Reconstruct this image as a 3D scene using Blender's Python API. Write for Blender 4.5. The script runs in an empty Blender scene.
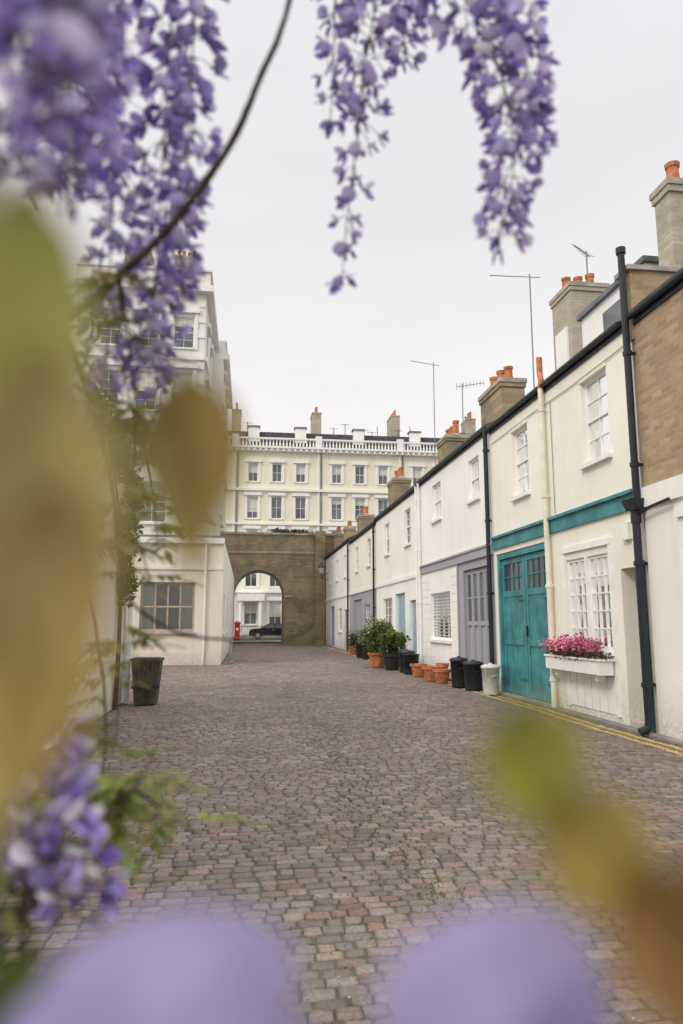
import bpy, math, random
from mathutils import Vector, Matrix, noise
random.seed(7)
S=bpy.context.scene
S.view_settings.view_transform='Standard'
try: S.view_settings.look='None'
except Exception: pass
S.view_settings.exposure=0
V=Vector
# ---------------------------------------------------------------- materials
def nt(name):
    m=bpy.data.materials.new(name); m.use_nodes=True
    n=m.node_tree.nodes; l=m.node_tree.links
    return m,n,l,n['Principled BSDF']
def noise_node(n,l,vec,scale,detail=4,rough=.55):
    t=n.new('ShaderNodeTexNoise'); t.inputs['Scale'].default_value=scale
    t.inputs['Detail'].default_value=min(detail,3); t.inputs['Roughness'].default_value=rough
    l.new(vec,t.inputs['Vector']); return t.outputs['Fac']
def maprange(n,l,val,a,b,c,d):
    t=n.new('ShaderNodeMapRange'); l.new(val,t.inputs[0])
    for i,x in enumerate((a,b,c,d)): t.inputs[i+1].default_value=x
    return t.outputs[0]
def mixc(n,l,fac,c1,c2,mode='MIX'):
    t=n.new('ShaderNodeMix'); t.data_type='RGBA'; t.blend_type=mode
    if hasattr(fac,'links') or hasattr(fac,'is_linked'): l.new(fac,t.inputs[0])
    else: t.inputs[0].default_value=fac
    for i,c in ((6,c1),(7,c2)):
        if isinstance(c,tuple): t.inputs[i].default_value=(c[0],c[1],c[2],1)
        else: l.new(c,t.inputs[i])
    return t.outputs[2]
def math_n(n,l,op,a,b=None):
    t=n.new('ShaderNodeMath'); t.operation=op
    for i,x in enumerate((a,b)):
        if x is None: continue
        if isinstance(x,(int,float)): t.inputs[i].default_value=x
        else: l.new(x,t.inputs[i])
    return t.outputs[0]
def bump(n,l,h,strength,dist,bs):
    t=n.new('ShaderNodeBump'); t.inputs['Strength'].default_value=strength; t.inputs['Distance'].default_value=dist
    l.new(h,t.inputs['Height']); l.new(t.outputs[0],bs.inputs['Normal']); return t
def plain(name,c,rough=.6,var=.12,scale=6,metal=0,bmp=.15,spec=.4):
    m,n,l,b=nt(name); tc=n.new('ShaderNodeTexCoord').outputs['Object']
    f=noise_node(n,l,tc,scale); f2=noise_node(n,l,tc,scale*9,2)
    lo=tuple(x*(1-var*1.6) for x in c); hi=tuple(min(1,x*(1+var)) for x in c)
    col=mixc(n,l,maprange(n,l,f,.3,.7,0,1),lo,hi)
    l.new(col,b.inputs['Base Color']); b.inputs['Roughness'].default_value=rough; b.inputs['Metallic'].default_value=metal
    b.inputs['Specular IOR Level'].default_value=spec
    if bmp: bump(n,l,f2,bmp,.004,b)
    return m
def paintwall(name,c,dirt=(.36,.33,.28),amt=.35,rough=.75):
    m,n,l,b=nt(name); tc=n.new('ShaderNodeTexCoord').outputs['Object']
    mp=n.new('ShaderNodeMapping'); mp.inputs['Scale'].default_value=(3.2,3.2,.35); l.new(tc,mp.inputs[0])
    st=noise_node(n,l,mp.outputs[0],1.3,3,.65); big=noise_node(n,l,tc,.7,3,.6); fine=noise_node(n,l,tc,22,3,.7)
    col=mixc(n,l,maprange(n,l,big,.3,.7,0,1),tuple(x*.94 for x in c),tuple(min(.9,x*1.03) for x in c))
    f=maprange(n,l,st,.52,.85,0,amt)
    col=mixc(n,l,f,col,dirt)
    sep=n.new('ShaderNodeSeparateXYZ'); l.new(tc,sep.inputs[0])
    z=maprange(n,l,sep.outputs[2],0,.7,.7,0)
    g=math_n(n,l,'MULTIPLY',z,maprange(n,l,fine,.35,.7,.15,1))
    col=mixc(n,l,g,col,tuple(x*.8 for x in dirt))
    l.new(col,b.inputs['Base Color']); b.inputs['Roughness'].default_value=rough; b.inputs['Specular IOR Level'].default_value=.25
    bump(n,l,math_n(n,l,'ADD',fine,math_n(n,l,'MULTIPLY',big,1.5)),.3,.006,b); return m
def brick(name,c1,c2,mort,scale=1,dark=.5):
    m,n,l,b=nt(name); tc=n.new('ShaderNodeTexCoord').outputs['Object']
    sep=n.new('ShaderNodeSeparateXYZ'); l.new(tc,sep.inputs[0])
    u=math_n(n,l,'ADD',sep.outputs[0],sep.outputs[1]); cb=n.new('ShaderNodeCombineXYZ'); l.new(u,cb.inputs[0]); l.new(sep.outputs[2],cb.inputs[1])
    bt=n.new('ShaderNodeTexBrick'); l.new(cb.outputs[0],bt.inputs['Vector'])
    for k,v in (('Scale',1),('Mortar Size',.006*scale),('Brick Width',.225*scale),('Row Height',.075*scale),('Bias',-.1),('Mortar Smooth',.3)): bt.inputs[k].default_value=v
    bt.inputs['Color1'].default_value=(*c1,1); bt.inputs['Color2'].default_value=(*c2,1); bt.inputs['Mortar'].default_value=(*mort,1)
    big=noise_node(n,l,tc,.9,3,.65); fine=noise_node(n,l,tc,30,3)
    col=mixc(n,l,maprange(n,l,big,.42,.72,0,dark),bt.outputs['Color'],(.07,.06,.05))
    col=mixc(n,l,maprange(n,l,fine,.3,.7,0,.35),col,tuple(x*.5 for x in c1))
    l.new(col,b.inputs['Base Color']); b.inputs['Roughness'].default_value=.9; b.inputs['Specular IOR Level'].default_value=.2
    h=math_n(n,l,'SUBTRACT',math_n(n,l,'MULTIPLY',fine,.5),bt.outputs['Fac']); bump(n,l,h,.6,.008,b); return m
def attr_mat(name,rough=.6,trans=0,var=.25,scale=60,bmp=.1,spec=.3):
    m,n,l,b=nt(name); at=n.new('ShaderNodeAttribute'); at.attribute_name='Col'
    tc=n.new('ShaderNodeTexCoord').outputs['Object']; f=noise_node(n,l,tc,scale,2)
    g=n.new('ShaderNodeMix'); g.data_type='RGBA'; g.blend_type='MULTIPLY'; g.inputs[0].default_value=1
    l.new(at.outputs['Color'],g.inputs[6]); cc=n.new('ShaderNodeCombineColor')
    s=maprange(n,l,f,.25,.75,1-var,1+var)
    for i in range(3): l.new(s,cc.inputs[i])
    l.new(cc.outputs[0],g.inputs[7]); l.new(g.outputs[2],b.inputs['Base Color'])
    b.inputs['Roughness'].default_value=rough; b.inputs['Specular IOR Level'].default_value=spec
    if trans:
        tr=n.new('ShaderNodeBsdfTranslucent'); l.new(g.outputs[2],tr.inputs[0]); mx=n.new('ShaderNodeMixShader'); mx.inputs[0].default_value=trans
        l.new(b.outputs[0],mx.inputs[1]); l.new(tr.outputs[0],mx.inputs[2]); l.new(mx.outputs[0],n['Material Output'].inputs[0])
    return m
def glass(name):
    m,n,l,b=nt(name); tc=n.new('ShaderNodeTexCoord').outputs['Object']
    tr=n.new('ShaderNodeBsdfTransparent'); tr.inputs[0].default_value=(.75,.8,.8,1)
    gl=n.new('ShaderNodeBsdfGlossy'); gl.inputs['Roughness'].default_value=.03; gl.inputs[0].default_value=(.9,.93,.95,1)
    fr=n.new('ShaderNodeFresnel'); fr.inputs[0].default_value=1.6
    bp=n.new('ShaderNodeBump'); bp.inputs['Strength'].default_value=.15; bp.inputs['Distance'].default_value=.01
    l.new(noise_node(n,l,tc,2.5,2),bp.inputs['Height']); l.new(bp.outputs[0],gl.inputs['Normal'])
    mx=n.new('ShaderNodeMixShader'); l.new(math_n(n,l,'ADD',fr.outputs[0],.17),mx.inputs[0])
    l.new(tr.outputs[0],mx.inputs[1]); l.new(gl.outputs[0],mx.inputs[2]); l.new(mx.outputs[0],n['Material Output'].inputs[0]); return m
M={}
M['cream']=paintwall('cream_render',(.87,.83,.735),amt=.13)
M['white']=paintwall('white_render',(.87,.865,.835),amt=.13)
M['offwhite']=paintwall('offwhite_render',(.86,.84,.785),amt=.16)
M['pink']=paintwall('pinkish_render',(.76,.68,.60),amt=.35)
M['stucco']=paintwall('stucco',(.81,.79,.735),amt=.4)
M['yellow']=paintwall('yellow_stucco',(.83,.78,.63),amt=.2)
M['lav']=paintwall('lavender_grey_paint',(.37,.375,.42),amt=.2)
M['teal']=plain('teal_paint',(.055,.25,.27),.5,.25,2.5)
M['tealD']=plain('teal_door_paint',(.025,.16,.185),.45,.25,2.5)
M['blue']=plain('pale_blue_paint',(.33,.45,.55),.5)
M['trim']=plain('white_trim_paint',(.86,.85,.82),.5,.05)
M['cream_trim']=plain('cream_trim_paint',(.80,.74,.61),.5,.08)
M['brick']=brick('stock_brick',(.52,.38,.23),(.35,.24,.14),(.44,.39,.32),1,.3)
M['brick2']=brick('sooty_stock_brick',(.44,.35,.22),(.30,.23,.145),(.36,.31,.24),1.6,.6)
M['brickc']=brick('pale_chimney_brick',(.56,.50,.40),(.42,.37,.28),(.45,.42,.36),1,.4)
M['slate']=plain('slate_roof',(.07,.075,.085),.7,.3,3)
M['lead']=plain('lead_grey',(.15,.16,.17),.6,.2,3)
M['black']=plain('black_iron_paint',(.018,.022,.03),.4,.2,8)
M['terra']=plain('terracotta',(.50,.18,.08),.8,.3,9)
M['stone']=plain('stone_coping',(.42,.39,.33),.85,.25,3,bmp=.4)
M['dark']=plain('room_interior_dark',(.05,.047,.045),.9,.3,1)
M['curtain']=plain('curtain_cloth',(.62,.60,.55),.9,.12,12)
M['glass']=glass('window_glass')
M['gfar']=plain('distant_window_glass',(.10,.115,.13),.08,.5,.6,bmp=0,spec=.9)
M['steel']=plain('aerial_metal',(.22,.22,.23),.4,.1,3,metal=.6)
M['wood']=plain('old_wood',(.085,.075,.068),.8,.3,9,bmp=.4)
M['wframe']=plain('brown_window_frame',(.42,.34,.25),.6,.2,9)
M['red']=plain('post_office_red',(.55,.02,.015),.35,.1)
M['bin']=plain('black_plastic',(.02,.022,.026),.5,.2,12)
M['binw']=plain('galvanised_white_tin',(.62,.62,.58),.5,.15,9)
M['asphalt']=plain('asphalt',(.06,.06,.062),.9,.25,2,bmp=.4)
M['pave']=plain('pavement_slabs',(.24,.22,.205),.9,.25,1.5,bmp=.3)
M['leaf']=attr_mat('leaf',.5,.35,.2,25)
M['flower']=attr_mat('petal',.55,.4,.18,90)
M['bark']=plain('vine_bark',(.06,.038,.03),.85,.35,60,bmp=.6)
M['green_stem']=plain('green_stem',(.14,.15,.07),.6,.25,60)
# ---------------------------------------------------------------- mesh builder
class MB:
    def __init__(s): s.v=[];s.f=[];s.m=[];s.c=[];s.cur=(1,1,1)
    def addv(s,p): s.v.append(tuple(p)); s.c.append(s.cur); return len(s.v)-1
    def face(s,idx,mat): s.f.append(idx); s.m.append(mat)
    def poly(s,pts,mat): s.face([s.addv(p) for p in pts],mat)
    def hexa(s,c,mat):
        i=[s.addv(p) for p in c]
        for q in ((0,1,2,3),(7,6,5,4),(0,4,5,1),(1,5,6,2),(2,6,7,3),(3,7,4,0)): s.face([i[k] for k in q],mat)
    def wbox(s,x0,x1,y0,y1,z0,z1,mat):
        s.hexa([(x0,y0,z0),(x0,y1,z0),(x1,y1,z0),(x1,y0,z0),(x0,y0,z1),(x0,y1,z1),(x1,y1,z1),(x1,y0,z1)],mat)
    def box(s,F,u0,u1,n0,n1,z0,z1,mat):
        P=F.p; s.hexa([P(u0,n0,z0),P(u0,n1,z0),P(u1,n1,z0),P(u1,n0,z0),P(u0,n0,z1),P(u0,n1,z1),P(u1,n1,z1),P(u1,n0,z1)],mat)
    def quad(s,F,u0,u1,n,z0,z1,mat):
        P=F.p; s.poly([P(u0,n,z0),P(u1,n,z0),P(u1,n,z1),P(u0,n,z1)],mat)
    def tube(s,pts,rad,mat,sides=8,cap=True):
        pts=[V(p) for p in pts]; n=len(pts)
        if not isinstance(rad,(list,tuple)): rad=[rad]*n
        rings=[]
        for i,p in enumerate(pts):
            d=(pts[min(i+1,n-1)]-pts[max(i-1,0)])
            if d.length<1e-9: d=V((0,0,1))
            d.normalize()
            if i==0:
                a=d.cross(V((0,0,1)) if abs(d.z)<.9 else V((1,0,0))).normalized()
            else: a=(a-d*a.dot(d)).normalized()
            b=d.cross(a)
            rings.append([s.addv(p+(a*math.cos(2*math.pi*k/sides)+b*math.sin(2*math.pi*k/sides))*rad[i]) for k in range(sides)])
        for i in range(n-1):
            for k in range(sides):
                s.face([rings[i][k],rings[i][(k+1)%sides],rings[i+1][(k+1)%sides],rings[i+1][k]],mat)
        if cap: s.face(rings[0][::-1],mat); s.face(rings[-1],mat)
    def lathe(s,c,prof,mat,sides=20,cap=True):
        rings=[[s.addv((c[0]+r*math.cos(2*math.pi*k/sides),c[1]+r*math.sin(2*math.pi*k/sides),c[2]+z)) for k in range(sides)] for r,z in prof]
        for i in range(len(rings)-1):
            for k in range(sides): s.face([rings[i][k],rings[i][(k+1)%sides],rings[i+1][(k+1)%sides],rings[i+1][k]],mat)
        if cap: s.face(rings[0][::-1],mat); s.face(rings[-1],mat)
    def obj(s,name,parent=None,smooth=False,bevel=0):
        me=bpy.data.meshes.new(name); me.from_pydata(s.v,[],s.f)
        used=[]
        for k in s.m:
            if k not in used: used.append(k)
        for k in used: me.materials.append(M[k])
        ix={k:i for i,k in enumerate(used)}
        me.polygons.foreach_set('material_index',[ix[k] for k in s.m])
        if smooth: me.polygons.foreach_set('use_smooth',[True]*len(s.f))
        if any(c!=(1,1,1) for c in s.c[:50]) or s.cur!=(1,1,1):
            a=me.color_attributes.new('Col','FLOAT_COLOR','POINT')
            a.data.foreach_set('color',[x for c in s.c for x in (c[0],c[1],c[2],1)])
        me.update()
        o=bpy.data.objects.new(name,me); S.collection.objects.link(o)
        if parent: o.parent=parent
        if bevel:
            b=o.modifiers.new('bevel','BEVEL'); b.width=bevel; b.segments=2; b.limit_method='ANGLE'
        return o
def empty(name):
    e=bpy.data.objects.new(name,None); S.collection.objects.link(e); e.empty_display_size=.2; return e
class Fac:
    def __init__(s,O,U,N): s.O=V(O); s.U=V(U); s.N=V(N)
    def p(s,u,n,z): return s.O+s.U*u+s.N*n+V((0,0,z))
def wall(mb,F,u0,u1,z0,z1,ops,mat,n=0,depth=.15):
    us=sorted({u0,u1,*[o[0] for o in ops],*[o[1] for o in ops]}); zs=sorted({z0,z1,*[o[2] for o in ops],*[o[3] for o in ops]})
    us=[x for x in us if u0<=x<=u1]; zs=[x for x in zs if z0<=x<=z1]
    for i in range(len(us)-1):
        for j in range(len(zs)-1):
            cu=(us[i]+us[i+1])/2; cz=(zs[j]+zs[j+1])/2
            if any(o[0]<cu<o[1] and o[2]<cz<o[3] for o in ops): continue
            mb.quad(F,us[i],us[i+1],n,zs[j],zs[j+1],mat)
    P=F.p
    for a,b,c,d in ops:
        mb.poly([P(a,n,c),P(a,n-depth,c),P(a,n-depth,d),P(a,n,d)],mat)
        mb.poly([P(b,n,c),P(b,n-depth,c),P(b,n-depth,d),P(b,n,d)],mat)
        mb.poly([P(a,n,d),P(b,n,d),P(b,n-depth,d),P(a,n-depth,d)],mat)
        mb.poly([P(a,n,c),P(b,n,c),P(b,n-depth,c),P(a,n-depth,c)],mat)
def window(mb,F,u0,u1,z0,z1,cols=2,rows=4,frame='trim',sill='trim',depth=.12,fw=.05,bar=.022,curt=None,sash=True,n=0,far=False):
    a=n-depth; b=a+.05
    mb.box(F,u0,u0+fw,a,b,z0,z1,frame); mb.box(F,u1-fw,u1,a,b,z0,z1,frame)
    mb.box(F,u0+fw,u1-fw,a,b,z0,z0+fw*1.3,frame); mb.box(F,u0+fw,u1-fw,a,b,z1-fw,z1,frame)
    iu0,iu1,iz0,iz1=u0+fw,u1-fw,z0+fw*1.3,z1-fw
    if sash:
        zm=(iz0+iz1)/2; mb.box(F,iu0,iu1,a+.002,b+.012,zm-.022,zm+.022,frame)
    for i in range(1,cols):
        x=iu0+(iu1-iu0)*i/cols; mb.box(F,x-bar/2,x+bar/2,a+.01,b-.008,iz0,iz1,frame)
    for j in range(1,rows):
        if sash and rows%2==0 and j==rows//2: continue
        z=iz0+(iz1-iz0)*j/rows; mb.box(F,iu0,iu1,a+.012,b-.011,z-bar/2,z+bar/2,frame)
    if sill: mb.box(F,u0-.06,u1+.06,n+.001,n+.08,z0-.075,z0-.002,sill)
    r=random.random() if curt is None else curt
    w=u1-u0; h=z1-z0
    if far:
        mb.quad(F,u0,u1,a+.02,z0,z1,'gfar')
        if r<.6:
            zz=z0+h*random.uniform(.3,.75); mb.quad(F,u0+fw,u1-fw,a+.024,zz,z1-fw,'curtain')
        return
    mb.quad(F,iu0-.01,iu1+.01,a+.02,iz0-.01,iz1+.01,'glass')
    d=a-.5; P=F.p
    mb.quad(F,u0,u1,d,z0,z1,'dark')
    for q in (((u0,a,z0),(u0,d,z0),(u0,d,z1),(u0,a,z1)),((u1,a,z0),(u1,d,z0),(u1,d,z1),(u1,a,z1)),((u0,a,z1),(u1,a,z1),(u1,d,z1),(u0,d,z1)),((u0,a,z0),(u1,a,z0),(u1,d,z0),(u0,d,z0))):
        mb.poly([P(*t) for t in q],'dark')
    if r<.45:
        for s0,s1 in ((u0+.02,u0+w*.27),(u1-w*.27,u1-.02)):
            k=7
            for i in range(k):
                x0=s0+(s1-s0)*i/k; x1=s0+(s1-s0)*(i+1)/k; dn=.03 if i%2 else 0
                mb.poly([P(x0,a-.08-dn,z0+.02),P(x1,a-.11+dn,z0+.02),P(x1,a-.11+dn,z1-.02),P(x0,a-.08-dn,z1-.02)],'curtain')
    elif r<.8:
        mb.quad(F,u0+.02,u1-.02,a-.07,z0+h*random.uniform(.35,.7),z1-.02,'curtain')
def shell(mb,F,u0,u1,z1,depth,mat,back=True):
    P=F.p
    mb.poly([P(u0,0,0),P(u0,-depth,0),P(u0,-depth,z1),P(u0,0,z1)],mat)
    mb.poly([P(u1,0,0),P(u1,-depth,0),P(u1,-depth,z1),P(u1,0,z1)],mat)
    if back: mb.quad(F,u0,u1,-depth,0,z1,mat)
def gable(mb,F,u0,u1,z,depth,rise,mat='slate',over=.1,gmat='brick'):
    P=F.p; h=depth/2; t=.08
    for sgn in (0,1):
        n0=over if sgn==0 else -depth-over
        mb.hexa([P(u0,n0,z),P(u0,-h,z+rise),P(u1,-h,z+rise),P(u1,n0,z),P(u0,n0,z+t),P(u0,-h,z+rise+t),P(u1,-h,z+rise+t),P(u1,n0,z+t)],mat)
    for u in (u0+.01,u1-.01): mb.poly([P(u,-.01,z-.01),P(u,-h,z+rise),P(u,-depth,z-.01)],gmat)
def gutter(mb,F,u0,u1,z,mat='black',r=.05):
    mb.box(F,u0,u1,.001,.03,z-.13,z-.02,mat)
    P=F.p; k=7
    ring=lambda u:[P(u,.03+r-r*math.cos(math.pi*i/k),z-.01-r*math.sin(math.pi*i/k)*1.1) for i in range(k+1)]
    a=ring(u0);b=ring(u1)
    for i in range(k): mb.poly([a[i],b[i],b[i+1],a[i+1]],mat)
    mb.poly(a,mat);mb.poly(b,mat)
def pot(mb,x,y,z,h=.45,r=.12,mat='terra'):
    mb.lathe((x,y,z),[(r*1.1,0),(r*1.1,.05),(r*.9,.08),(r*.8,h*.8),(r*.95,h*.84),(r*1.02,h),(r*.75,h),(r*.7,h*.5)],mat,14)
def chimney(mb,x0,x1,y0,y1,z0,z1,mat='brick',pots=3,ph=.45,along='y'):
    mb.wbox(x0,x1,y0,y1,z0,z1-.2,mat); mb.wbox(x0-.03,x1+.03,y0-.03,y1+.03,z1-.2,z1-.1,mat); mb.wbox(x0-.05,x1+.05,y0-.05,y1+.05,z1-.098,z1,'stone')
    for i in range(pots):
        t=(i+.5)/pots
        x,y=((x0+x1)/2,y0+(y1-y0)*t) if along=='y' else (x0+(x1-x0)*t,(y0+y1)/2)
        mb.lathe((x,y,z1-.01),[(.16,0),(.12,.07)],'stone',12)
        pot(mb,x,y,z1,ph*random.uniform(.75,1.2),.11)
def pipe(mb,F,u,z0,z1,n=.09,r=.045,mat='black',step=1.6):
    mb.tube([F.p(u,n,z0),F.p(u,n,z1)],r,mat,10)
    z=z0+.5
    while z<z1:
        mb.tube([F.p(u,n,z-.03),F.p(u,n,z+.03)],r*1.3,mat,10); mb.box(F,u-.02,u+.02,.002,n-r*.5,z-.02,z+.02,mat); z+=step
# ---------------------------------------------------------------- RIGHT ROW
RF=Fac((5.35,0,0),(0,1,0),(-1,0,0)); E=5.72
h=empty('brick_house'); w=MB(); t=MB(); r=MB()
opsU=[(6.7,7.5,4.0,5.2),(4.4,5.2,4.0,5.2)]; opsL=[(6.9,8.05,.95,2.75),(4.2,5.2,0.02,2.3)]
wall(w,RF,2.5,8.93,3.27,E,opsU,'brick'); wall(w,RF,2.5,8.93,0,3.0,opsL,'offwhite',n=.02)
w.box(RF,2.5,8.93,.0,.07,3.0,3.27,'offwhite'); shell(w,RF,2.5,8.93,E,7,'brick')
for o in opsU+opsL[:1]: window(t,RF,*o,cols=2,rows=4)
window(t,RF,*opsL[1],cols=2,rows=3,frame='black',sill=None,curt=.9)
t.box(RF,6.8,6.9,.022,.05,.9,2.85,'trim'); t.box(RF,8.05,8.15,.022,.05,.9,2.85,'trim'); t.box(RF,6.8,8.15,.05,.09,2.75,2.87,'trim')
gable(r,RF,2.5,8.9,E,7,1.6); gutter(r,RF,2.5,8.9,E+.03)
r.wbox(5.33,9,8.9,9.2,E-.3,6.45,'brick'); r.wbox(5.28,9.05,8.86,9.24,6.451,6.52,'stone')
chimney(r,6.05,7.3,8.92,9.3,6.53,7.95,'brickc',3,.38,'x')
w.obj('walls',h); t.obj('windows',h); r.obj('roof',h)
# house B
h=empty('cream_mews_house'); w=MB(); t=MB(); r=MB(); d=MB()
u0,u1=9.0,14.97
ops=[(9.77,10.60,3.97,5.33),(12.88,13.68,3.97,5.33)]
wall(w,RF,u0,u1,3.25,E,ops,'cream')
low=[(9.12,9.68,.02,2.23),(10.0,11.45,1.04,2.5),(12.1,14.85,.02,2.92)]
wall(w,RF,u0,u1,0,3.03,low,'cream',depth=.2)
shell(w,RF,u0,u1,E,7,'cream')
t.box(RF,u0+.15,u1,.001,.045,3.03,3.25,'teal'); t.box(RF,u0+.12,u1,.0,.1,3.251,3.30,'teal')
for i,o in enumerate(ops): window(t,RF,*o,cols=2,rows=4,curt=.3)
for o in ops: t.box(RF,o[0]-.03,o[1]+.03,.001,.02,o[3],o[3]+.07,'cream_trim')
window(t,RF,10.0,10.70,1.04,2.5,3,5,depth=.08,sash=False,curt=.2,sill=None); window(t,RF,10.75,11.45,1.04,2.5,3,5,depth=.08,sash=False,curt=.2,sill=None)
t.box(RF,10.70,10.75,-.1,.02,1.04,2.5,'trim'); t.box(RF,9.88,9.98,.001,.03,.12,2.62,'trim'); t.box(RF,11.47,11.57,.001,.03,.12,2.62,'trim')
t.box(RF,9.88,11.57,.001,.04,2.621,2.72,'trim'); t.box(RF,9.98,11.47,.001,.05,.97,1.03,'trim'); t.box(RF,9.98,11.47,.001,.016,.14,.66,'trim')
for i in range(1,6): t.box(RF,9.98+i*.25-.01,9.98+i*.25+.01,.017,.024,.14,.66,'offwhite')
P=RF.p
w.poly([P(9.68,-.2,0),P(9.68,-1,0),P(9.68,-1,2.23),P(9.68,-.2,2.23)],'offwhite')
w.poly([P(9.12,-.2,0),P(9.12,-1,0),P(9.12,-1,2.23),P(9.12,-.2,2.23)],'offwhite')
w.poly([P(9.12,-.2,2.23),P(9.68,-.2,2.23),P(9.68,-1,2.23),P(9.12,-1,2.23)],'offwhite')
w.box(RF,9.12,9.68,-1,-.01,-.02,.1,'stone')
d.box(RF,9.12,9.68,-.62,-.57,.1,2.23,'tealD'); d.box(RF,9.2,9.6,-.57,-.555,1.2,2.0,'teal'); d.box(RF,9.2,9.6,-.57,-.555,.3,1.0,'teal')
d.box(RF,9.04,9.115,.001,.03,.0,2.3,'tealD')
t.box(RF,9.3,9.5,.001,.07,2.62,2.86,'trim')
d.box(RF,12.1,14.85,-.16,-.12,.02,2.92,'tealD')
d.box(RF,12.1,12.2,-.12,-.02,.02,2.92,'teal'); d.box(RF,14.75,14.85,-.12,-.02,.02,2.92,'teal'); d.box(RF,12.2,14.75,-.12,-.02,2.8,2.92,'teal')
for a,b in [(12.21,13.46),(13.49,14.74)]:
    k=9
    for i in range(k):
        x0=a+.1+(b-a-.2)*i/k; x1=a+.1+(b-a-.2)*(i+1)/k; d.box(RF,x0+.006,x1-.006,-.12,-.095+random.uniform(0,.004),.16,2.0,'teal')
    d.box(RF,a,a+.1,-.12,-.075,.04,2.79,'teal'); d.box(RF,b-.1,b,-.12,-.075,.04,2.79,'teal')
    for z0,z1 in ((.04,.16),(2.0,2.12),(2.68,2.79)): d.box(RF,a+.1,b-.1,-.12,-.077,z0,z1,'teal')
    d.box(RF,a+.1,b-.1,-.11,-.073,1.02,1.12,'teal')
    d.quad(RF,a+.1,b-.1,-.1,2.12,2.68,'gfar')
    for i in range(1,4): x=a+.1+(b-a-.2)*i/4; d.box(RF,x-.012,x+.012,-.1,-.08,2.12,2.68,'tealD')
    d.box(RF,a+.1,b-.1,-.098,-.082,2.385,2.415,'tealD')
    for z in (.35,1.9): d.box(RF,a+.02,a+.4,-.072,-.066,z,z+.035,'tealD')
d.box(RF,13.40,13.44,-.075,-.04,1.2,1.4,'black')
gable(r,RF,u0+.25,u1,E,7,1.5); gutter(r,RF,u0+.15,u1,E+.05)
r.wbox(6.2,8.6,9.9,12.1,E+.3,7.15,'white'); r.wbox(6.13,8.67,9.83,12.17,7.151,7.24,'lead')
r.poly([(6.195,10.6,6.55),(6.195,11.3,6.55),(6.195,11.3,6.92),(6.195,10.6,6.92)],'gfar')
chimney(r,7.2,8.1,14.5,15.5,6,9.2,'brickc',3,.42,'x')
r.wbox(7.15,7.197,14.7,15.3,7,8.2,'white')
chimney(r,5.6,6.15,14.85,16.3,E-.2,6.95,'brick2',3,.42)
pipe(r,RF,11.97,.0,E,mat='cream_trim',r=.05)
r.tube([P(11.97,.09,E-.02),P(11.97,.07,E+.15),P(12.06,.05,E+.3),P(12.06,.05,E+.62)],.055,'terra',10)
r.tube([P(9.2,.02,E-.3),P(11,.02,E-.33),P(12.6,.02,E-.3),P(14.9,.02,E-.32)],.007,'lead',5)
r.tube([P(11.75,.02,E-.33),P(11.75,.02,3.35)],.006,'lead',5)
w.obj('walls',h); t.obj('windows',h); r.obj('roof',h); d.obj('doors',h)
h=empty('drainpipe'); p=MB()
pipe(p,RF,8.98,0.15,2.85,n=.12,r=.055); pipe(p,RF,8.93,3.1,6.75,n=.12,r=.05)
p.hexa([P(8.86,.02,2.97),P(8.86,.2,2.97),P(9.08,.2,2.97),P(9.08,.02,2.97),P(8.83,.02,3.12),P(8.83,.25,3.12),P(9.11,.25,3.12),P(9.11,.02,3.12)],'black')
p.tube([P(8.98,.12,2.98),P(8.98,.12,2.8)],.07,'black',10); p.tube([P(8.98,.12,.2),P(8.98,.14,.1),P(8.98,.25,.05)],.055,'black',10)
p.tube([P(8.93,.12,2.92),P(8.6,.12,2.97),P(8.2,.12,3.0)],.022,'black',8)
p.tube([P(8.93,.12,6.7),P(8.93,.12,6.79)],.07,'black',10)
p.obj('pipe',h)
h=empty('window_flower_box'); p=MB(); p.box(RF,9.95,11.85,.05,.27,.70,.90,'trim'); p.box(RF,9.93,11.87,.03,.29,.90,.93,'trim')
for u in (10.2,11.6): p.box(RF,u,u+.04,.051,.2,.6,.70,'trim')
p.obj('trough',h,bevel=.006)
def foliage(mb,c,rad,n,size,cols,mat='leaf',seed=1,clump=12):
    rnd=random.Random(seed)
    cl=[]
    for i in range(clump):
        while True:
            q=V((rnd.uniform(-1,1),rnd.uniform(-1,1),rnd.uniform(-1,1)))
            if q.length<1: break
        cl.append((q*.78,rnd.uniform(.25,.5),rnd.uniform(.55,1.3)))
    for i in range(n):
        q,rr,sh=rnd.choice(cl)
        dv=V((rnd.gauss(0,1),rnd.gauss(0,1),rnd.gauss(0,1))).normalized()*rr*rnd.uniform(.5,1.05)
        pt=q+dv; pos=V(c)+V((pt.x*rad[0],pt.y*rad[1],pt.z*rad[2]))
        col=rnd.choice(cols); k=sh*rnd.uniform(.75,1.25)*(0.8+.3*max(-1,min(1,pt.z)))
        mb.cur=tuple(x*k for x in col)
        d=V((rnd.gauss(0,1),rnd.gauss(0,1),rnd.gauss(0,.7)))+dv*1.5; d.normalize()
        s=d.cross(V((rnd.gauss(0,1),rnd.gauss(0,1),rnd.gauss(0,1)))).normalized(); nn=d.cross(s)
        L=size*rnd.uniform(.6,1.3); W=L*.32
        a=mb.addv(pos);b=mb.addv(pos+d*L*.5+s*W+nn*W*.3);e=mb.addv(pos+d*L);f=mb.addv(pos+d*L*.5-s*W+nn*W*.3)
        mb.face([a,b,e],mat);mb.face([a,e,f],mat)
G=[(.07,.13,.03),(.05,.10,.025),(.10,.16,.04),(.04,.075,.03)]
G2=[(.11,.17,.04),(.16,.21,.05),(.08,.13,.03),(.2,.22,.07)]
PK=[(.78,.13,.32),(.85,.28,.47),(.88,.58,.66),(.65,.06,.2)]
f=MB()
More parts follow.
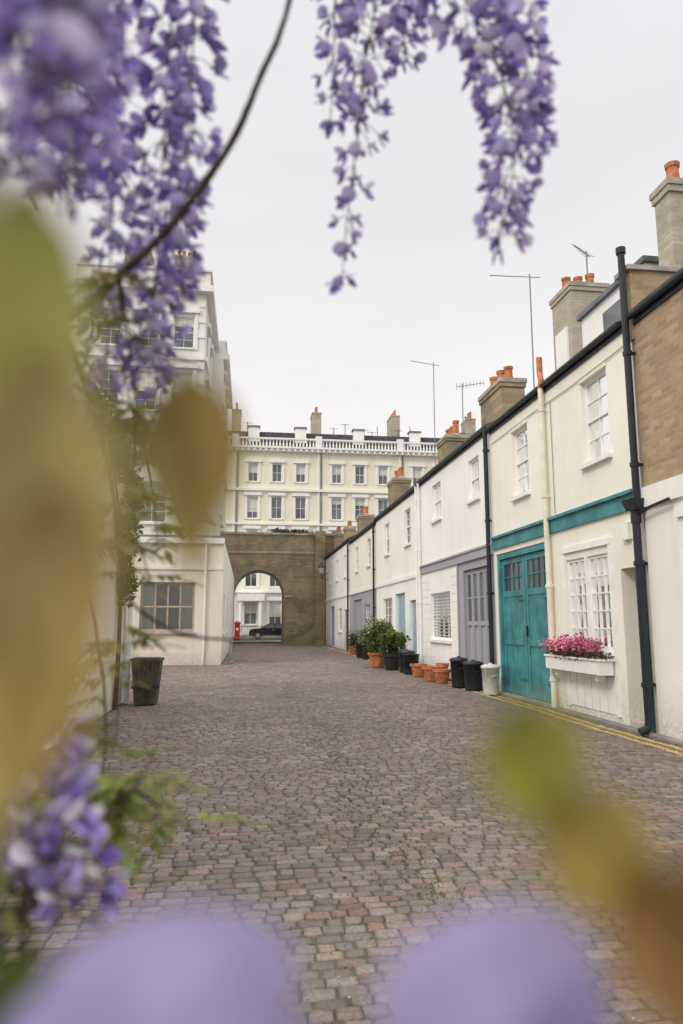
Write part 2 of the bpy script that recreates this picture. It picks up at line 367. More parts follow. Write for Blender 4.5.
foliage(f,(5.19,10.9,.99),(.17,1.0,.16),1900,.06,G2,seed=3,clump=30)
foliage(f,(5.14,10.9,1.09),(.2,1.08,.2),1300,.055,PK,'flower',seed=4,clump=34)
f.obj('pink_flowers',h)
# house C
h=empty('white_mews_house'); w=MB(); t=MB(); r=MB(); d=MB()
u0,u1=15.03,21.6
ops=[(15.85,16.65,4.4,5.4),(19.2,20.15,4.4,5.45)]
wall(w,RF,u0,u1,3.15,E+.1,ops,'white'); low=[(15.4,17.3,.02,2.75),(18.5,20.5,1.0,2.3)]
wall(w,RF,u0,17.7,0,2.95,low[:1],'lav'); wall(w,RF,17.7,u1,0,2.95,low[1:],'white'); shell(w,RF,u0,u1,E+.1,7,'white')
t.box(RF,u0,17.7,.001,.06,2.951,3.15,'lav'); t.box(RF,17.7,u1,.001,.05,2.951,3.15,'lav'); t.box(RF,u0,u1,.001,.09,3.151,3.2,'lav')
t.box(RF,17.66,17.74,.002,.04,0,2.95,'lav')
for o in ops: window(t,RF,*o,cols=2,rows=2,curt=.1)
window(t,RF,18.5,20.5,1.0,2.3,4,2,curt=.6,sash=False)
for z in [1.1+.09*i for i in range(13)]: t.box(RF,18.55,20.45,-.064,-.058,z,z+.03,'lav')
for z in [.25+.22*i for i in range(12)]:
    for a,b in ((17.76,18.42),(20.58,21.55)): t.box(RF,a,b,.002,.012,z,z+.2,'white')
d.box(RF,15.4,17.3,-.15,-.11,.02,2.75,'lav')
for i in range(4):
    a=15.42+i*.47; b=a+.45
    for q in ((a,a+.07,.04,2.73),(b-.07,b,.04,2.73)): d.box(RF,q[0],q[1],-.11,-.07,q[2],q[3],'lav')
    for z0,z1 in ((.04,.2),(1.4,1.5),(2.63,2.73)): d.box(RF,a+.07,b-.07,-.11,-.072,z0,z1,'lav')
    d.quad(RF,a+.07,b-.07,-.1,1.5,2.63,'gfar')
    d.box(RF,a+.07,b-.07,-.102,-.085,2.05,2.08,'lav')
gable(r,RF,u0+.02,u1,E+.1,7,1.5); gutter(r,RF,u0,u1,E+.13); pipe(r,RF,15.08,0,E+.1,r=.05); pipe(r,RF,21.5,0,E+.1,r=.04,mat='trim')
chimney(r,6.2,6.9,21.4,22.5,E,7.4,'brick2',4,.5)
w.obj('walls',h); t.obj('windows',h); r.obj('roof',h); d.obj('doors',h)
def mews(name,u0,u1,wm,lowm,ups,lows,doors,eav,chim,pipem='black'):
    h=empty(name); w=MB(); t=MB(); r=MB()
    wall(w,RF,u0,u1,2.9,eav,ups,wm); wall(w,RF,u0,u1,0,2.9,lows+[x[:4] for x in doors],lowm)
    shell(w,RF,u0,u1,eav,7,wm)
    t.box(RF,u0,u1,.001,.05,2.9,3.02,'trim')
    for o in ups: window(t,RF,*o,cols=2,rows=2 if o[3]-o[2]<1.2 else 4,far=True)
    for o in lows: window(t,RF,*o,cols=3,rows=4,sash=False,far=True,curt=.9)
    for a,b,c,d_,m in doors:
        t.box(RF,a,b,-.14,-.1,c,d_,m); k=max(1,round((b-a)/.5))
        for i in range(k):
            x0=a+(b-a)*i/k; x1=a+(b-a)*(i+1)/k
            for z0,z1 in ((c+.15,c+.95),(c+1.1,d_-.15)): t.box(RF,x0+.07,x1-.07,-.1,-.085,z0,z1,m)
    gable(r,RF,u0+.02,u1,eav,7,1.6); gutter(r,RF,u0,u1,eav+.03); pipe(r,RF,u0+.15,0,eav,mat=pipem)
    for c in chim: chimney(r,*c)
    w.obj('walls',h); t.obj('windows',h); r.obj('roof',h)
mews('offwhite_mews_house',21.65,29.4,'offwhite','white',[(23.0,23.9,4.1,5.3),(26.6,27.5,4.1,5.3)],[(26.2,28.0,1.1,2.4)],[(22.3,23.3,.02,2.2,'blue'),(24.0,25.6,.02,2.5,'blue')],E+.05,[(5.8,6.5,27.8,29.0,E,7.3,'brick2',4)],'trim')
mews('cream_garage_house',29.45,37.2,'cream','lav',[(30.8,31.7,4.0,5.2),(34.4,35.3,4.0,5.2)],[(31.0,32.4,1.0,2.3)],[(33.4,35.8,.02,2.6,'lav')],E-.05,[(5.8,6.5,36.4,37.6,E,7.1,'brick2',3)])
mews('white_end_house',37.25,48.9,'white','white',[(38.6,39.5,4.0,5.2),(42.2,43.1,4.0,5.2),(46,46.9,4,5.2)],[(40.5,42,1,2.3)],[(38.4,39.4,.02,2.2,'black'),(44,46,.02,2.5,'blue')],E+.15,[(5.8,6.4,42.2,43,E,7.2,'brick',3),(5.8,6.5,47.6,48.7,E,7.5,'brick2',3)])
def aerial(x,y,z0,z1,L,tilt,ang):
    h=empty('tv_aerial'); a=MB(); a.tube([(x,y,z0),(x+.01,y,z1)],.018,'steel',6)
    dx,dy=math.cos(ang),math.sin(ang); p0=V((x-dx*L*.8,y-dy*L*.8,z1-.1+tilt)); p1=V((x+dx*L*.2,y+dy*L*.2,z1-.1))
    a.tube([p0,p1],.012,'steel',6)
    for i in range(9):
        q=p0.lerp(p1,i/8); s=V((-dy,dx,0))*(.12+.012*i); s2=V((0,0,.07))
        a.tube([q-s*.7-s2,q+s*.7+s2],.006,'steel',4)
    a.obj('antenna',h)
aerial(7,16.3,6.8,10.3,1.25,.1,-.2); aerial(7,25.8,6.5,11.5,1.2,.05,.2); aerial(7,22.2,7,9.4,.9,.1,2.9); aerial(8,15.2,9,10.4,.6,.1,.5)
# ---------------------------------------------------------------- ARCH
BF=Fac((0,49,0),(1,0,0),(0,-1,0))
h=empty('brick_archway'); a=MB(); cx,sr,R,top=.78,3.36,1.7,7.5
pts=[(cx-R*math.cos(math.pi*i/24),sr+R*math.sin(math.pi*i/24)) for i in range(25)]
P2=BF.p
for nn in (0,-3.0):
    a.quad(BF,-4,cx-R,nn,0,top,'brick2'); a.quad(BF,cx+R,7,nn,0,top,'brick2')
    for i in range(24):
        (xa,za),(xb,zb)=pts[i],pts[i+1]; a.poly([P2(xa,nn,za),P2(xb,nn,zb),P2(xb,nn,top),P2(xa,nn,top)],'brick2')
for i in range(24):
    (xa,za),(xb,zb)=pts[i],pts[i+1]; a.poly([P2(xa,0,za),P2(xb,0,zb),P2(xb,-3,zb),P2(xa,-3,za)],'brickc')
    q=lambda x,z,k:(cx+(x-cx)*k,sr+(z-sr)*k)
    (xc,zc),(xd,zd)=q(xa,za,1.2),q(xb,zb,1.2)
    a.hexa([P2(xa,.0,za),P2(xb,.0,zb),P2(xd,.0,zd),P2(xc,.0,zc),P2(xa,.05,za),P2(xb,.05,zb),P2(xd,.05,zd),P2(xc,.05,zc)],'brick2')
for x in (cx-R,cx+R): a.poly([P2(x,0,0),P2(x,-3,0),P2(x,-3,sr),P2(x,0,sr)],'brick2')
a.box(BF,-4,7,-3.1,.1,top,top+.15,'stone'); a.box(BF,-4,4.6,.0,.06,6.2,6.35,'brickc')
a.box(BF,4.6,5.3,.0,.25,0,7.8,'brick2'); a.box(BF,cx+R+.02,cx+R+.5,.0,.12,3.2,3.36,'stone'); a.box(BF,cx-R-.5,cx-R-.02,.0,.12,3.2,3.36,'stone')
a.obj('wall',h)
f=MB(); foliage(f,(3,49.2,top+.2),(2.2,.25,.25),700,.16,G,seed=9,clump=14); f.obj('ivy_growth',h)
# ---------------------------------------------------------------- LEFT BLOCK
h=empty('pink_rendered_house'); LF=Fac((0,26,0),(1,0,0),(0,-1,0)); w=MB(); t=MB()
o=[(-3.75,-1.85,1.15,2.9)]; o2=[(-6.5,-5.3,0.02,2.4)]
wall(w,LF,-9,-.9,0,4.3,o+o2,'pink',depth=.18); window(t,LF,*o[0],cols=4,rows=2,frame='wframe',sill='stone',sash=False,depth=.14,fw=.08,bar=.06,curt=.3); t.box(LF,-6.5,-5.3,-.18,-.14,.02,2.4,'teal')
t.box(LF,-9,-.85,.001,.12,4.3,4.5,'offwhite'); t.box(LF,-9,-.88,.001,.05,3.35,3.45,'pink'); t.box(LF,-1.25,-.88,.001,.03,0,4.3,'pink')
t.box(LF,-9,-.88,.001,.035,0,.45,'pink'); t.tube([(-1.5,25.93,0),(-1.5,25.93,4.3)],.04,'offwhite',8)
SF=Fac((-.9,0,0),(0,1,0),(1,0,0))
so=[(28,29.2,1.1,2.6),(33,34.2,1.1,2.6),(39,40.2,1.1,2.6)]
wall(w,SF,26,48.98,0,4.5,so,'offwhite')
for q in so: window(t,SF,*q,far=True)
w.wbox(-9,-.9,26.02,48.98,4.501,4.6,'lead')
up=[(-4.2,-3.1,5.2,6.8),(-6.6,-5.5,5.2,6.8)]; UF=Fac((0,27.2,0),(1,0,0),(0,-1,0))
wall(w,UF,-9,-2.4,4.5,7.6,up,'offwhite')
for q in up: window(t,UF,*q)
wall(w,Fac((-2.4,0,0),(0,1,0),(1,0,0)),27.2,37,4.5,7.6,[],'offwhite'); t.box(UF,-9,-2.3,-9,.1,7.601,7.78,'lead')
w.obj('walls',h); t.obj('windows',h)
h=empty('tall_stucco_building'); w=MB(); t=MB(); r=MB()
TF=Fac((0,38,0),(1,0,0),(0,-1,0)); rows=[(5.6,7.8),(9.2,11.6),(12.8,15),(16.4,18.2)]
ops=[(x,x+1.1,a,b) for a,b in rows for x in (-8.2,-6.2,-4.3)]
wall(w,TF,-9.5,-2.6,0,19.6,ops,'stucco')
for q in ops: window(t,TF,*q,far=True); t.box(TF,q[0]-.2,q[0]-.02,.001,.08,q[2]-.1,q[3]+.2,'trim'); t.box(TF,q[1]+.02,q[1]+.2,.001,.08,q[2]-.1,q[3]+.2,'trim'); t.box(TF,q[0]-.3,q[1]+.3,.001,.18,q[3]+.2,q[3]+.42,'trim')
SA=Fac((-2.6,0,0),(0,1,0),(1,0,0)); ops=[(y,y+1.2,a,b) for a,b in rows for y in (39.6,42.8)]
wall(w,SA,38,46,0,19.6,ops,'stucco')
for q in ops: window(t,SA,*q,far=True); t.box(SA,q[0]-.2,q[1]+.2,.001,.2,q[3]+.1,q[3]+.35,'trim')
SB=Fac((-1.9,0,0),(0,1,0),(1,0,0)); ops=[(y,y+1.2,a,b) for a,b in rows for y in (47.4,50.6,53.8)]
wall(w,SB,46,57,0,18.9,ops,'stucco')
for q in ops: window(t,SB,*q,far=True); t.box(SB,q[0]-.2,q[1]+.2,.001,.2,q[3]+.1,q[3]+.35,'trim')
w.quad(Fac((0,46,0),(1,0,0),(0,-1,0)),-2.6,-1.9,0,0,18.9,'stucco')
for z in (4.9,8.4,12.1,15.7):
    t.box(TF,-9.5,-2.6,.001,.15,z,z+.22,'trim'); t.box(SA,38,46,.001,.15,z,z+.22,'trim'); t.box(SB,46,57,.001,.15,z,z+.22,'trim')
t.wbox(-9.6,-2.2,37.6,45.99,19.6,19.95,'trim'); t.wbox(-9.6,-2.4,37.8,45.99,19.951,20.8,'stucco'); t.wbox(-9.6,-2.3,37.7,45.99,20.801,20.95,'trim')
t.wbox(-9.6,-1.5,46,57.3,18.9,19.25,'trim'); t.wbox(-9.6,-1.8,46,57,19.251,20.1,'stucco'); t.wbox(-9.6,-1.7,46,57.1,20.101,20.2,'trim')
for i in range(16):
    z=5.3+i*.9
    if any(abs(z-q)<.5 for q in (8.4,12.1,15.7)): continue
    t.box(TF,-3.0,-2.6,.001,.05,z,z+.45,'trim')
chimney(r,-4.6,-3.4,40,41.2,20.9,22.9,'brickc',4,.6,'x'); chimney(r,-3.6,-2.6,49,51,20.1,22,'stucco',4,.6); chimney(r,-7.5,-6,40,41.2,20.9,23,'brick2',4,.6,'x')
w.wbox(-9.5,-2.7,56.8,57,0,18.9,'stucco')
w.obj('walls',h); t.obj('windows',h); r.obj('roof',h)
h=empty('left_mews_house'); w=MB(); t=MB(); r=MB(); EL=4.7
NF=Fac((-2.25,0,0),(0,1,0),(1,0,0)); ups=[(4.5,5.4,3.3,4.3),(8,8.9,3.3,4.3)]; los=[(5,6.4,1,2.4)]
wall(w,NF,2,14,0,EL,ups+los+[(8,9.6,.02,2.4)],'offwhite'); shell(w,NF,2,14,EL,6,'offwhite')
for q in ups+los: window(t,NF,*q)
t.box(NF,8,9.6,-.15,-.1,.02,2.4,'lav')
for i in range(4): t.box(NF,8.04+i*.4,8.36+i*.4,-.1,-.08,.2,2.2,'lav')
w.wbox(-8.25,-2.27,2.02,13.98,EL-.02,EL+.02,'lead'); t.box(NF,1.95,14.05,-.25,.08,EL+.021,EL+.14,'trim'); pipe(r,NF,13.8,0,EL,mat='trim')
w.obj('walls',h); t.obj('windows',h); r.obj('pipes',h)
h=empty('climbing_plant'); st_=MB()
st_.tube([(-2.2,12.9,0),(-2.17,12.8,.9),(-2.2,12.95,1.8),(-2.16,12.6,2.8),(-2.18,12.0,3.6),(-2.17,11,4.2)],[.045,.04,.035,.028,.02,.012],'bark',8)
st_.tube([(-2.2,12.95,1.8),(-2.17,13.3,2.6),(-2.18,13.6,3.7)],[.025,.02,.01],'bark',7); st_.tube([(-2.16,12.6,2.8),(-2.15,12.9,3.6),(-2.17,13.0,4.6)],[.02,.015,.01],'bark',7)
st_.obj('stems',h); f=MB()
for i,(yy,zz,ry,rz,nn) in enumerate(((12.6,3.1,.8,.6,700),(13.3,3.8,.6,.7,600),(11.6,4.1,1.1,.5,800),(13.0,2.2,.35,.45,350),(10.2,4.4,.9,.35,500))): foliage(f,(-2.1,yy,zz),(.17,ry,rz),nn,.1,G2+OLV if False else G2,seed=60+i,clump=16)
f.obj('leaves',h)
# ---------------------------------------------------------------- TERRACE
h=empty('stucco_terrace'); w=MB(); t=MB(); r=MB(); YF=Fac((0,75,0),(1,0,0),(0,-1,0))
cols=[]
for c in (-15.1,-6.1,2.9,11.9,20.85,29.8): cols+= [c-2.55,c,c+2.55]
X0,X1=-19.5,34.3
rw=[(1.3,3.7,1.3),(5.2,8.0,1.25),(9.0,11.2,1.15),(12.4,14.8,1.15),(16.4,18.4,1.05)]
ops=[(x-ww/2,x+ww/2,a,b) for a,b,ww in rw for x in cols]
wall(w,YF,X0,X1,0,4.6,[q for q in ops if q[3]<4],'stucco',depth=.2); wall(w,YF,X0,X1,4.6,15.4,[q for q in ops if 4<q[3]<15],'yellow',depth=.2)
wall(w,YF,X0,X1,15.4,19.7,[q for q in ops if q[3]>15],'yellow',depth=.2)
for q in ops:
    window(t,YF,*q,cols=2,rows=2,fw=.08,bar=.045,depth=.16,far=True)
    t.box(YF,q[0]-.25,q[0],.001,.09,q[2]-.05,q[3]+.1,'trim'); t.box(YF,q[1],q[1]+.25,.001,.09,q[2]-.05,q[3]+.1,'trim'); t.box(YF,q[0]-.35,q[1]+.35,.001,.2,q[3]+.1,q[3]+.4,'trim')
for z,hh,n in ((4.6,.3,.35),(8.35,.18,.15),(11.75,.2,.2),(15.4,.28,.25),(19.7,.3,.35),(20.0,.22,.6)): t.box(YF,X0,X1,.002,n,z+.001,z+hh,'trim')
x=X0
while x<X1: t.box(YF,x,x+.22,.35,.55,19.72,19.99,'trim'); x+=.62
for b_ in range(int((X1-X0)/.36)):
    x=X0+b_*.36; t.lathe((x,74.75,20.22),[(.06,0),(.1,.3),(.05,.55),(.09,.8)],'trim',6,False)
t.box(YF,X0,X1,.1,.4,21.02,21.2,'trim')
for c in (-10.6,-1.6,7.35,16.35,25.3):
    t.box(YF,c-.35,c+.35,.1,.5,20.22,21.45,'trim'); t.box(YF,c-.12,c+.12,.003,.1,4.9,19.7,'trim'); pipe(t,YF,c+.3,4.9,19.7,mat='lead',r=.06,step=3)
for c in (-8.6,.35,9.35,18.3):
    for dx in (-1,1): t.lathe((c+dx,73.2,.3),[(.26,0),(.2,.2),(.2,3.2),(.27,3.4)],'trim',12)
    t.wbox(c-1.4,c+1.4,72.9,74.9,3.7,4.4,'trim'); t.wbox(c-1.3,c+1.3,72.9,74.9,.12,.3,'stone')
r.wbox(X0,X1,76.2,84,19.7,22.2,'slate')
for c in (-10.6,-1.6,7.35,16.35,25.3): chimney(r,c-.5,c+.5,77,79.5,20.5,24.9,'brickc',5,.8)
for x in cols[::2]: r.wbox(x-.6,x+.6,75.7,76.6,21.0,22.6,'white'); r.wbox(x-.7,x+.7,75.6,76.7,22.601,22.75,'lead')
rl2=random.Random(4)
for i in range(26):
    x=rl2.uniform(X0,X1); zt=22.2+rl2.uniform(.4,1.6); r.tube([(x,77,22),(x,77,zt)],.05,'steel',5)
    if rl2.random()<.5: r.tube([(x-.5,77,zt-.1),(x+.5,77,zt-.1)],.03,'steel',4)
w.wbox(X0,X1,75.9,84,0,19.6,'stucco')
rl=MB(); x=-10
while x<12:
    rl.tube([(x,72.4,.12),(x,72.4,1.25)],.016,'black',4); x+=.16
rl.wbox(-10,12,72.38,72.42,1.12,1.16,'black')
w.obj('walls',h); t.obj('windows',h); r.obj('roof',h); rl.obj('railings',h)
# ---------------------------------------------------------------- GROUND
def gz(x,y): return .022*noise.noise(V((x*.45,y*.35,3)))+.012*noise.noise(V((x*1.7,y*1.5,9)))
m,n,l,b=nt('bedding_soil_moss'); tc=n.new('ShaderNodeTexCoord').outputs['Object']
f1=noise_node(n,l,tc,.8,4,.7); f2=noise_node(n,l,tc,14,4)
c=mixc(n,l,maprange(n,l,f2,.3,.7,0,1),(.045,.037,.031),(.11,.095,.08)); c=mixc(n,l,maprange(n,l,f1,.48,.6,0,.85),c,(.08,.095,.03))
l.new(c,b.inputs['Base Color']); b.inputs['Roughness'].default_value=.95; bump(n,l,f2,.5,.01,b); M['soil']=m
g=MB(); g.poly([(-700,-700,-.06),(700,-700,-.06),(700,900,-.06),(-700,900,-.06)],'asphalt'); g.obj('ground')
g=MB(); nx,ny=40,110; xs=[-9+15*i/nx for i in range(nx+1)]; ys=[-6+58.5*j/ny for j in range(ny+1)]
idx=[[g.addv((x,y,gz(x,y)-.0075)) for x in xs] for y in ys]
for j in range(ny):
    for i in range(nx): g.face([idx[j][i],idx[j][i+1],idx[j+1][i+1],idx[j+1][i]],'soil')
g.obj('road_bedding',smooth=True)
m,n,l,b=nt('granite_setts'); at=n.new('ShaderNodeAttribute'); at.attribute_name='Col'; tc=n.new('ShaderNodeTexCoord').outputs['Object']
f1=noise_node(n,l,tc,.55,3,.7); f2=noise_node(n,l,tc,50,3,.75); f3=noise_node(n,l,tc,2.6,3,.8)
mul=n.new('ShaderNodeMix'); mul.data_type='RGBA'; mul.blend_type='MULTIPLY'; mul.inputs[0].default_value=1
cc=n.new('ShaderNodeCombineColor'); s=maprange(n,l,f2,.25,.75,.5,1.5)
for i in range(3): l.new(s,cc.inputs[i])
l.new(at.outputs['Color'],mul.inputs[6]); l.new(cc.outputs[0],mul.inputs[7])
c=mixc(n,l,maprange(n,l,f1,.4,.7,0,.55),mul.outputs[2],(.135,.108,.092))
c=mixc(n,l,maprange(n,l,f3,.54,.7,0,.45),c,(.085,.085,.04))
c=mixc(n,l,maprange(n,l,f3,.725,.75,0,.7),c,(.5,.5,.48))
sep=n.new('ShaderNodeSeparateXYZ'); l.new(tc,sep.inputs[0])
d1=math_n(n,l,'LESS_THAN',math_n(n,l,'ABSOLUTE',math_n(n,l,'SUBTRACT',sep.outputs[0],4.88)),.04)
d2=math_n(n,l,'LESS_THAN',math_n(n,l,'ABSOLUTE',math_n(n,l,'SUBTRACT',sep.outputs[0],5.06)),.04)
ln=math_n(n,l,'MAXIMUM',d1,d2); yl=math_n(n,l,'MULTIPLY',ln,maprange(n,l,f2,.36,.56,.15,.9))
c=mixc(n,l,yl,c,(.62,.45,.10))
l.new(c,b.inputs['Base Color']); l.new(maprange(n,l,f1,.3,.7,.5,.8),b.inputs['Roughness']); b.inputs['Specular IOR Level'].default_value=.35
bump(n,l,f2,.8,.008,b); M['setts']=m
g=MB(); rnd=random.Random(11)
pal=[(.20,.14,.118),(.18,.132,.112),(.215,.155,.13),(.16,.13,.117),(.19,.15,.132),(.23,.178,.15),(.14,.115,.105),(.20,.168,.15),(.185,.118,.095),(.17,.147,.135)]
y=1.8
while y<52:
    far=y>20
    hgt=rnd.uniform(.072,.09)*(1.4 if far else 1)
    xl=max(-2.25,-.62*y-.6) if y<14 else (-6 if y<26 else -.9); xr=min(5.2,.75*y+1.2)
    if y>48.9: xl,xr=-.9,2.45
    x=xl+rnd.uniform(0,.1)
    while x<xr-.06:
        wd=min(rnd.uniform(.085,.15)*(1.3 if far else 1),xr-x)
        skew=.02*(x-1.5)*math.sin(y*.15)+.09*noise.noise(V((x*.5,y*.3,0)))
        gp=.0042
        cnr=[(x+gp,y+gp),(x+wd-gp,y+gp),(x+wd-gp,y+hgt-gp),(x+gp,y+hgt-gp)]
        cnr=[(a+rnd.uniform(-.007,.007),bq+rnd.uniform(-.0045,.0045)+skew) for a,bq in cnr]
        cxm=sum(p[0] for p in cnr)/4; cym=sum(p[1] for p in cnr)/4
        z=gz(cxm,cym)+rnd.uniform(-.003,.003); tx=rnd.uniform(-.05,.05); ty=rnd.uniform(-.05,.05)
        k=rnd.uniform(.7,1.22); cb=rnd.choice(pal); g.cur=tuple(q*k for q in cb)
        A=[g.addv((p[0],p[1],z-.03)) for p in cnr]
        B=[g.addv((cxm+(p[0]-cxm)*.97,cym+(p[1]-cym)*.97,z-.003)) for p in cnr]
        sx=rnd.uniform(.68,.82)
        C=[g.addv((cxm+(p[0]-cxm)*sx,cym+(p[1]-cym)*sx,z+.0022+tx*(p[0]-cxm)+ty*(p[1]-cym))) for p in cnr]
        for i in range(4):
            j=(i+1)%4; g.face([A[i],A[j],B[j],B[i]],'setts'); g.face([B[i],B[j],C[j],C[i]],'setts')
        g.face(C,'setts'); x+=wd
    y+=hgt
g.obj('cobbled_road',smooth=True)
g=MB(); yy=2.5
while yy<48.8:
    L=random.uniform(.7,1.0); g.wbox(5.2,5.345,yy,yy+L-.01,-.05,.035+random.uniform(0,.006),'pave'); yy+=L
g.obj('kerb_stones',bevel=.01)
g=MB(); g.wbox(-60,60,55,59.6,-.06,.09,'pave'); g.wbox(-60,60,59.6,59.8,-.06,.1,'stone'); g.wbox(-60,60,71,75,-.06,.1,'pave'); g.wbox(-60,60,70.8,71,-.06,.11,'stone'); g.obj('pavement')
g=MB(); g.poly([(-60,59.8,-.03),(60,59.8,-.03),(60,70.8,-.03),(-60,70.8,-.03)],'asphalt'); g.obj('street_road')
f=MB(); rnd=random.Random(5)
for i in range(9000):
    yy=2.2+ (rnd.random()**1.8)*16
    q=rnd.random(); xx=rnd.gauss(1.0,.14)+.12*math.sin(yy*2) if q<.45 else (rnd.gauss(5.15,.05) if q<.57 else rnd.uniform(-2.2,5.1))
    if q>=.57 and noise.noise(V((xx*.8,yy*.8,5)))<.02: continue
    k=rnd.uniform(.6,1.3); f.cur=(.12*k,.15*k,.035*k); a_=rnd.uniform(0,6.28); hh=rnd.uniform(.006,.02)
    z=gz(xx,yy)-.004; dx,dy=math.cos(a_)*.008,math.sin(a_)*.008
    f.face([f.addv((xx-dx,yy-dy,z)),f.addv((xx+dx,yy+dy,z)),f.addv((xx+dy,yy-dx,z+hh))],'leaf')
f.obj('joint_weeds')
f=MB()
for i in range(420):
    yy=2+(rnd.random()**1.5)*20; xx=rnd.uniform(-2.2,5); k=rnd.uniform(.8,1.1); f.cur=(.55*k,.52*k,.56*k); s=rnd.uniform(.005,.012); a_=rnd.uniform(0,6.28)
    z=gz(xx,yy)+.011; c_,s_=math.cos(a_)*s,math.sin(a_)*s
    f.face([f.addv((xx-c_,yy-s_,z)),f.addv((xx+s_*.6,yy-c_*.6,z+.002)),f.addv((xx+c_,yy+s_,z+.001)),f.addv((xx-s_*.6,yy+c_*.6,z+.003))],'flower')
f.obj('fallen_petals')
# ---------------------------------------------------------------- POTS AND BINS
def bin_(name,x,y,r,hh,mat,lid=True):
    h=empty(name); m_=MB(); prof=[(r*.82,0),(r*.84,.02),(r*.97,hh*.9),(r*1.06,hh*.91),(r*1.06,hh*.95)]
    if lid: prof+=[(r*1.0,hh),(r*.6,hh*1.04),(r*.2,hh*1.05),(r*.18,hh*1.09),(r*.05,hh*1.09)]
    else: prof+=[(r*.95,hh*.95),(r*.9,hh*.3)]
    m_.lathe((x,y,.01),prof,mat,24)
    for sg in (-1,1): m_.tube([(x-.03,y+sg*r*1.0,hh*.7),(x-.05,y+sg*r*1.15,hh*.68),(x+.05,y+sg*r*1.15,hh*.68),(x+.03,y+sg*r*1.0,hh*.7)],.012,mat,6)
    m_.obj('body',h,smooth=True)
bin_('white_dustbin',5.0,14.45,.19,.58,'binw'); bin_('black_dustbin',4.95,15.45,.22,.60,'bin'); bin_('black_dustbin',4.85,16.2,.2,.64,'bin'); bin_('black_dustbin',4.7,20.4,.24,.6,'bin',False); bin_('black_dustbin',4.75,21.2,.25,.62,'bin')
bin_('black_dustbin',4.9,29.0,.25,.6,'bin'); bin_('black_dustbin',4.85,30.2,.28,.7,'bin')
def plantpot(x,y,r,hh,shrub=None,seed=1,n=900,mat='terra',cols=G2):
    h=empty('potted_plant' if shrub else 'terracotta_pot'); m_=MB()
    m_.lathe((x,y,.01),[(r*.65,0),(r*.7,.03),(r*.95,hh*.8),(r*1.08,hh*.82),(r*1.1,hh),(r*.95,hh),(r*.9,hh*.85)],mat,22); m_.obj('pot',h)
    if shrub:
        st=MB()
        for i in range(5): a_=i*1.3; st.tube([(x,y,hh*.8),(x+.08*math.cos(a_),y+.08*math.sin(a_),hh+shrub[2]*.5),(x+.2*math.cos(a_),y+.2*math.sin(a_),hh+shrub[2])],.012,'wood',5)
        st.obj('stems',h); f=MB(); foliage(f,(x,y,hh+shrub[2]*.7),shrub,n,.09,cols,seed=seed,clump=22); f.obj('leaves',h)
plantpot(4.75,17.3,.21,.33); plantpot(4.72,18.0,.27,.36); plantpot(4.85,18.8,.2,.3); plantpot(5.05,18.3,.16,.42); plantpot(4.7,19.5,.22,.34)
plantpot(4.55,22.4,.3,.5,(.5,.5,.5),21,2000,'bin'); plantpot(4.3,23.6,.3,.5,(.6,.55,.66),22,2600); plantpot(4.9,24.6,.25,.45,(.4,.4,.7),23,1300,'bin')
plantpot(5.0,33.5,.25,.4,(.4,.4,.5),24,700)
h=empty('wooden_planter'); m_=MB(); x,y=-1.78,13.6; zt=.78
for i in range(6):
    a=-.25+i*.084
    m_.hexa([(x+a*.75,y-.19,.02),(x+a*.75,y+.19,.02),(x+(a+.079)*.75,y+.19,.02),(x+(a+.079)*.75,y-.19,.02),(x+a,y-.25,zt),(x+a,y+.25,zt),(x+a+.079,y+.25,zt),(x+a+.079,y-.25,zt)],'wood')
m_.wbox(x-.27,x+.27,y-.27,y+.27,zt+.001,zt+.045,'wood'); m_.wbox(x-.24,x+.24,y-.24,y-.225,.3,.34,'black'); m_.wbox(x-.21,x+.21,y-.21,y+.21,zt+.046,zt+.055,'soil'); m_.obj('tub',h)
h=empty('bollard'); m_=MB(); m_.lathe((-.55,26.4,.0),[(.1,0),(.1,.08),(.07,.12),(.06,.75),(.085,.78),(.085,.83),(.05,.88),(.02,.92)],'stone',14); m_.obj('post',h)
h=empty('wall_lantern'); m_=MB(); q=V((4.85,47.2,4.7))
m_.tube([(5.34,47.2,4.3),(5.1,47.2,4.35),(4.88,47.2,4.5),(4.85,47.2,4.7)],.025,'black',8); m_.tube([(5.34,47.2,4.8),(4.95,47.2,4.55)],.02,'black',6)
m_.lathe(tuple(q),[(.1,0),(.2,.45),(.24,.47),(.1,.62),(.05,.65),(.05,.72),(.02,.78)],'black',6); m_.lathe((q.x,q.y,q.z+.03),[(.115,0),(.195,.38)],'curtain',6,False); m_.obj('lantern',h)
h=empty('pillar_post_box'); m_=MB(); m_.lathe((-.75,58.6,.09),[(.27,0),(.27,.16),(.23,.2),(.23,1.3),(.27,1.33),(.28,1.4),(.22,1.48),(.1,1.55),(.01,1.57)],'red',24); m_.wbox(-.87,-.63,58.35,58.38,1.2,1.24,'black'); m_.wbox(-.84,-.66,58.355,58.37,.9,1.1,'trim'); m_.lathe((-.75,58.6,.088),[(.28,0),(.28,.15)],'black',24,False); m_.obj('body',h)
